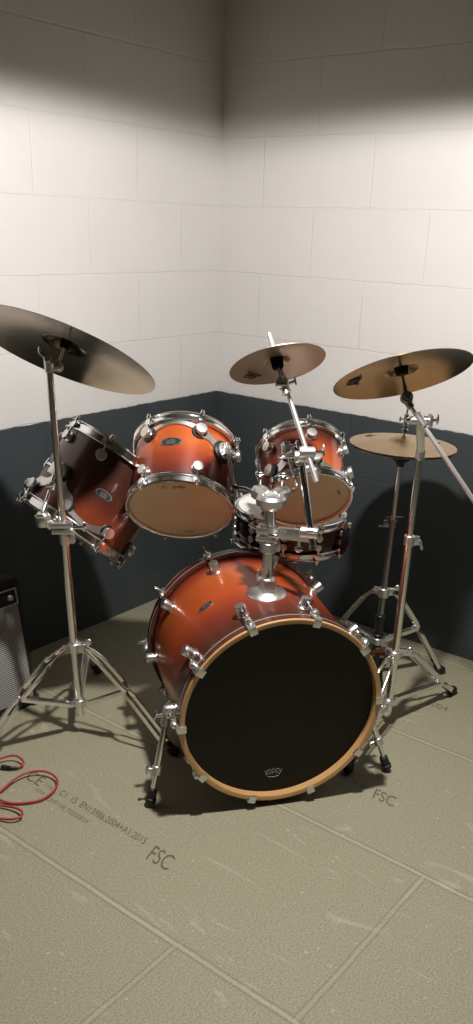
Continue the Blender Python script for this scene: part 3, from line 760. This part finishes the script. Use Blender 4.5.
# tom arm clamped on this stand
tc = lx(.735)
ta = empty('tom_clamp_arm', tc, 'chrome clamp arm holding the big tom to the left stand', 'tom holder')
def TB(mb, name, m, parent=ta): return mb.build(name, m, parent, origin=tc)
e0 = pt(43, 518, dep(C_BR)-.055); hh = (e0-tc); hh.z = 0; hh.normalize(); hz = u0.cross(hh)
mb = MB().box(tc+hh*.004, (.060, .040, .015), hh, u0, .003).box(tc+hh*.004-V((0, 0, .020)), (.060, .040, .012), hh, u0, .003)
mb.bar(tc+hh*.03-V((0, 0, .008)), e0+(tc-e0).normalized()*.0, .020, .024, u0, .004)
mb.lathe([(0, 0), (.018, 0), (.022, .006), (.022, .032), (.016, .040), (0, .041)], e0-V((0, 0, .024)), u0, 22)
mc = TB(mb, 'clamp', 'chrome_soft', ta)
q = tc-hh*.02; TB(MB().cyl(q-V((0, 0, .012)), q-hh*.038+V((0, 0, -.010)), .005, seg=8).ellip(q-hh*.040+V((0, 0, -.010)), hh*.007, u0*.015, FW*.005), 'wing_screw', 'chrome', mc)
q = e0; TB(MB().cyl(q, q-FW*.040, .005, seg=8).ellip(q-FW*.040, RT*.017, u0*.006, FW*.004), 'wing_screw', 'chrome', mc)
upv = (C_BR-e0); TB(MB().tube([e0-V((0, 0, .018)), e0+V((0, 0, .018)), e0+upv*.45+V((0, 0, .006)), C_BR+upv.normalized()*.024], .0062, 14), 'arm_rod', 'chrome', ta)
q = e0+upv*.62; TB(MB().cyl(q-upv.normalized()*.012, q+upv.normalized()*.012, .014, seg=16, bev=.002).cyl(q, q-FW*.028, .0045, seg=8).ellip(q-FW*.030, RT*.014, u0*.006, FW*.004), 'memory_clamp', 'chrome_soft', ta)

# --- right boom stand (crash)
R0 = V((-.660, -1.324, 0)); Rtop = V((-.655, -1.330, .955))
rlean = V((.005/.955, -.006/.955, 1)); rd = rlean.normalized()
rs = empty('boom_cymbal_stand', R0, 'chrome boom stand on the right holding the crash cymbal by a slanting rod', 'cymbal stand', 'cymbal stands')
def RB(mb, name, m, parent=rs): return mb.build(name, m, parent, origin=R0)
def rx(z): return R0+rlean*z
tripod(RB, R0, rlean, [(-.303, -1.396), (-.985, -1.372), (-.605, -1.010)], .095, .270, rs, w1=.018, knee=.78)
RB(MB().cyl(rx(.06), rx(.655), .0130, seg=24), 'lower_tube', 'chrome', rs)
RB(MB().cyl(rx(.65), Rtop, .0105, seg=22), 'upper_tube', 'chrome', rs)
mb = MB(); clampT(mb, rx(.668), rd, (RT*.95).normalized(), .0170, .034)
q = rx(.668)+RT*.034; mb.bar(q, q+RT*.008-u0*.030, .008, .010, FW, .002); RB(mb, 'height_clamp', 'chrome_soft', rs)
dR = dep(Rtop)
kt = Cr_C-Cr_N*.066
bu = kt - Cr_N*.012; b_low = pt(486, 519, dR-.06)
bd = (bu-b_low).normalized()
RB(MB().cyl(b_low, bu, .0068, seg=18), 'boom_rod', 'chrome_rod', rs)
bc = b_low+(bu-b_low)*.84
mb = MB(); mb.cyl(bc-bd*.022, bc+bd*.022, .0150, seg=20, bev=.003); mb.cyl(bc-RT*.030, bc+RT*.026, .0125, seg=18, bev=.003)
mb.cyl(Rtop-rd*.03, Rtop+rd*.004, .0145, seg=20, bev=.002); mb.bar(Rtop-rd*.005, bc, .026, .022, RT, .004)
mb.box(bc+RT*.030, (.010, .030, .034), RT, u0, .003)
bt_ = RB(mb, 'boom_tilter', 'chrome_soft', rs)
q = bc+RT*.034; RB(MB().cyl(q, q+RT*.018, .005, seg=8).ellip(q+RT*.017+u0*.004, RT*.004, u0*.017, FW*.006), 'wing_screw', 'chrome', bt_)
q = bc-RT*.030; RB(MB().ellip(q-RT*.004, RT*.010, u0*.010, FW*.005), 'end_knob', 'chrome', bt_)
mb = MB(); mb.cyl(kt+FW*.012, kt-FW*.012, .0175, seg=24, bev=.002); mb.cyl(kt-FW*.012, kt-FW*.018, .010, seg=18, bev=.001); mb.cyl(bu-bd*.022, bu+bd*.004, .011, seg=16, bev=.002)
mb.bar(kt, bu, .016, .016, FW, .002); mb.cyl(kt, Cr_C+Cr_N*.052, .0042, seg=10); mb.cyl(kt+Cr_N*.012, kt+Cr_N*.040, .007, .006, seg=12)
q = kt+RT*.012-u0*.012; mb.cyl(kt, q, .004, seg=8); mb.ellip(q+RT*.002, RT*.005, u0*.011, FW*.004)
ct_ = RB(mb, 'cymbal_tilter', 'chrome_dark', rs)
felts(lambda mb, n_, m, p_: mb.build(n_, m, p_, origin=R0), ct_, Cr_C, Cr_N, .01, -.004, .02, 1.7, bell=.030)

# --- hi-hat stand
Hb = onfloor(376, 676); Hb = V((Hb.x, Hb.y, 0)); Hb = V((-.418, -1.128, 0))
hl = V(((H_C.x-Hb.x)/H_C.z, (H_C.y-Hb.y)/H_C.z, 1)); hd_ = hl.normalized()
hs = empty('hi_hat_stand', Hb, 'hi-hat stand with double-braced legs behind the right boom stand', 'hi-hat stand')
def HB(mb, name, m, parent=hs): return mb.build(name, m, parent, origin=Hb)
def hx(z): return Hb+hl*z
tripod(HB, Hb, hl, [(-.185, -1.290), (-.425, -.865)], .170, .362, hs, knee=.50, w1=.014)
HB(MB().cyl(hx(.13), hx(.62), .0115, seg=22), 'lower_tube', 'chrome_dark', hs)
HB(MB().cyl(hx(.61), hx(.855), .0085, seg=20), 'upper_tube', 'chrome', hs)
HB(MB().cyl(hx(.035), hx(.27), .0165, seg=22, bev=.002).cyl(hx(.19), hx(.20), .021, seg=22, bev=.002).cyl(hx(.265), hx(.275), .020, seg=22, bev=.002), 'spring_housing', 'black', hs)
mb = MB(); clampT(mb, hx(.62), hd_, -RT, .016, .03); q = hx(.642); mb.ellip(q+RT*.004, RT*.034, u0*.004, FW*.010)
mb.cyl(hx(.61)-RT*.01, hx(.61)-RT*.040, .004, seg=8); mb.ellip(hx(.61)-RT*.042, RT*.008, u0*.004, FW*.008); HB(mb, 'height_clamp', 'chrome_dark', hs)
HB(MB().lathe([(0, 0), (.012, 0), (.014, .012), (.030, .024), (.030, .029), (0, .029)], H_C-H_N*.070, H_N, 24), 'seat_cup', 'black', hs)
HB(MB().cyl(hx(.84), H_C+H_N*.165, .0035, seg=10), 'pull_rod', 'chrome', hs)
mb = MB(); mb.cyl(H_C+H_N*.044, H_C+H_N*.056, .012, seg=18, bev=.002); mb.cyl(H_C+H_N*.058, H_C+H_N*.105, .0075, seg=14, bev=.001); q = H_C+H_N*.090; mb.cyl(q, q-RT*.018, .003, seg=8); mb.ellip(q-RT*.020, RT*.003, u0*.010, FW*.004)
mb.cyl(H_C+H_N*.062, H_C+H_N*.070, .0105, seg=14, bev=.001)
HB(mb, 'clutch', 'chrome_dark', hs)
# pedal
pa = V((.75, .45, 0)).normalized(); ps = u0.cross(pa)
mb = MB().box(Hb+V((0, 0, .020)), (.10, .075, .018), pa, u0, .004)
mb.bar(Hb+pa*.06+V((0, 0, .012)), Hb+pa*.30+V((0, 0, .012)), .070, .008, u0, .002); HB(mb, 'pedal_base', 'black', hs)
HB(MB().bar(Hb+pa*.045+V((0, 0, .085)), Hb+pa*.30+V((0, 0, .028)), .072, .008, u0, .003).cyl(hx(.055), Hb+pa*.05+V((0, 0, .085)), .004, seg=8), 'pedal_plate', 'chrome_soft', hs)

# --- snare stand
N0 = V((S_O.x, S_O.y, 0))
ns = empty('snare_stand', N0, 'low chrome stand with basket arms under the snare drum', 'snare stand')
def NB(mb, name, m, parent=ns): return mb.build(name, m, parent, origin=N0)
tripod(NB, N0, V((0, 0, 1)), [(N0.x+.17*math.cos(q), N0.y+.17*math.sin(q)) for q in (.52, 2.62, 4.71)], .10, .20, ns)
NB(MB().cyl(N0+V((0, 0, .11)), N0+V((0, 0, S_O.z-.085)), .0125, seg=22), 'tube', 'chrome', ns)
mb = MB().cyl(N0+V((0, 0, S_O.z-.11)), N0+V((0, 0, S_O.z-.06)), .024, seg=22, bev=.004)
NB(mb, 'basket_hub', 'chrome_soft', ns)
for q in (5.5, 5.5+2.094, 5.5+4.188):
    dd = V((math.cos(q), math.sin(q), 0)); c = N0+V((0, 0, S_O.z-.075)); zt = S_O.z+.004-(S_N.x*dd.x+S_N.y*dd.y)*SR
    e = N0+dd*(SR+.010); e.z = zt
    mb = MB().tube([c, c+dd*.06+V((0, 0, .010)), N0+dd*(SR-.03)+V((0, 0, zt-.026)), e-V((0, 0, .020)), e+V((0, 0, .018))], .0062, 10)
    ar = NB(mb, 'basket_arm', 'chrome', ns)
    NB(MB().tube([e-V((0, 0, .018))-dd*.020, e-V((0, 0, .012)), e+V((0, 0, .020)), e+V((0, 0, .022))-dd*.003], .0085, 12), 'rubber_grip', 'rubber', ar)
# strainer on the snare's right side
dS_ = (S_C-CAM); tloc = sn.matrix_world.inverted().to_3x3() @ RT
ang = math.degrees(math.atan2(tloc.y, tloc.x))-22
d = rad(ang); X = V((-d.y, d.x, 0))
mb = MB().box(d*(SRs+.016)+ZA*(SH/2-.006), (.026, .036, .078), d, ZA, .004); mb.bar(d*(SRs+.030)+ZA*.030, d*(SRs+.034)+ZA*.080, .012, .006, X, .002)
mb.box(d*(SRs+.018)+ZA*.016, (.020, .044, .020), d, ZA, .003)
st = mb.build('snare_strainer', 'black', sn)
MB().cyl(d*(SRs+.03)+ZA*.094, d*(SRs+.03)+ZA*.110, .007, seg=14, bev=.001).build('strainer_knob', 'chrome', st)

# ------------------------------------------------------------------ guitar amplifier by the left wall
af = onfloor(31, 704)      # lower right front corner of the cabinet
A0 = V((af.x+.022, af.y-.02, 0)); aw, ah, ad = .60, .455, .24
tilt = math.radians(9)
an = V((-.02, -1, 0)).normalized(); axx = V((1, -.02, 0)).normalized()
uz = (u0*math.cos(tilt)-an*math.sin(tilt)).normalized(); dn = uz.cross(axx)*1.0
if dn.dot(an) < 0: dn = -dn
amp = empty('guitar_amplifier', A0, 'black guitar combo amplifier with silver grille cloth, leaning back by the left wall', 'amplifier')
def AB(mb, name, m, parent=amp, **k): return mb.build(name, m, parent, origin=A0, **k)
ac = A0 + V((0, 0, .012)) - axx*aw/2 - dn*ad/2 + uz*ah/2
AB(MB().box(ac, (aw, ad, ah), axx, uz, .016), 'cabinet', 'tolex')
fc = A0 + V((0, 0, .012)) - axx*aw/2 + uz*ah/2
AB(MB().box(fc-uz*.030+dn*.003, (aw-.052, .012, ah-.120), axx, uz, .003), 'grille_cloth', 'grille')
AB(MB().box(fc+uz*(ah/2-.062)+dn*.002, (aw-.052, .010, .052), axx, uz, .003), 'control_panel', 'black')
mb = MB()
for a, b in (((-1, -.089), (1, -.089)), ((-1, -.036), (1, -.036)), ((1, -.089), (1, -.036)), ((-1, -.089), (-1, -.036))):
    mb.bar(fc+axx*(a[0]*(aw/2-.026))+uz*(ah/2+a[1])+dn*.008, fc+axx*(b[0]*(aw/2-.026))+uz*(ah/2+b[1])+dn*.008, .004, .004, dn)
AB(mb, 'panel_trim', 'chrome_soft')
for k in range(8):
    c = fc+axx*(aw/2-.055-.055*k)+uz*(ah/2-.062)+dn*.006
    kb = AB(MB().cyl(c, c+dn*.016, .0105, .0085, seg=16, bev=.001), 'knob', 'black' if k else 'chrome_soft')
AB(MB().box(fc+axx*0+uz*(ah/2)-dn*ad/2+uz*.006, (.20, .024, .012), axx, uz, .004), 'handle', 'black')
for sx_ in (-1, 1):
    c = fc+axx*(sx_*(aw/2+.004))-dn*.06
    p_ = c-uz*.10-dn*.08; q = c-uz*(ah/2-.010)-dn*.10; q = V((q.x, q.y, .008))
    AB(MB().bar(c-uz*.06-dn*.05, q-dn*.02, .006, .020, dn, .001), 'tilt_leg', 'chrome_soft')
for sx_ in (-1, 1):
    for sy_ in (0, 1):
        c = fc+axx*(sx_*(aw/2-.012))-uz*(ah/2-.012)-dn*(sy_*(ad-.024)+.012)
        AB(MB().box(c, (.030, .030, .030), axx, uz, .006), 'corner_protector', 'chrome_dark' if sy_ == 0 else 'black')

# ------------------------------------------------------------------ red cable
def cz_(x, y, z): return onfloor(x, y, z)
def sp_curve(P, n=10):
    out = []
    for i in range(len(P)-1):
        a, b, c, e = P[max(i-1, 0)], P[i], P[i+1], P[min(i+2, len(P)-1)]
        for k in range(n):
            t = k/n; out.append(.5*((2*b)+(c-a)*t+(2*a-5*b+4*c-e)*t*t+(-a+3*b-3*c+e)*t**3))
    out.append(P[-1]); return out
def zp(u, v): return (u/4.73, 740+v/4.73)
cab = [(84, 133, .007), (100, 124, .010), (111, 112, .014), (104, 92, .018), (70, 74, .022), (20, 82, .020), (-40, 110, .014), (-90, 170, .006), (-70, 240, .006), (-30, 262, .008),
       (15, 232, .012), (70, 185, .016), (135, 153, .018), (205, 148, .018), (255, 168, .016), (272, 205, .012), (245, 250, .010), (185, 285, .008), (100, 300, .006), (40, 297, .006), (-20, 278, .012),
       (-70, 285, .012), (-40, 305, .008), (20, 312, .010), (75, 322, .014), (104, 340, .016), (98, 363, .014), (55, 375, .012), (0, 372, .008), (-60, 368, .005), (-150, 380, .004)]
pts = sp_curve([onfloor(*zp(a, b), c) for a, b, c in cab])
cable = MB().tube(pts, .0034, 10).build('instrument_cable', 'cable_red', None, origin=pts[0])
tag(cable, 'red instrument cable lying in loops on the floor at the left', 'cable')
a = onfloor(*zp(84, 133), .007); b = onfloor(*zp(50, 133), .008); c = onfloor(*zp(8, 127), .009); e = onfloor(*zp(-16, 122), .009)
mb = MB(); mb.cyl(a-cable.location, b-cable.location, .0042, .0060, seg=14); mb.cyl(b-cable.location, c-cable.location, .0066, .0080, seg=16, bev=.001)
pl = mb.build('plug', 'black', cable)
MB().cyl(c-cable.location, e-cable.location, .0045, .0032, seg=12).build('plug_tip', 'chrome', pl)
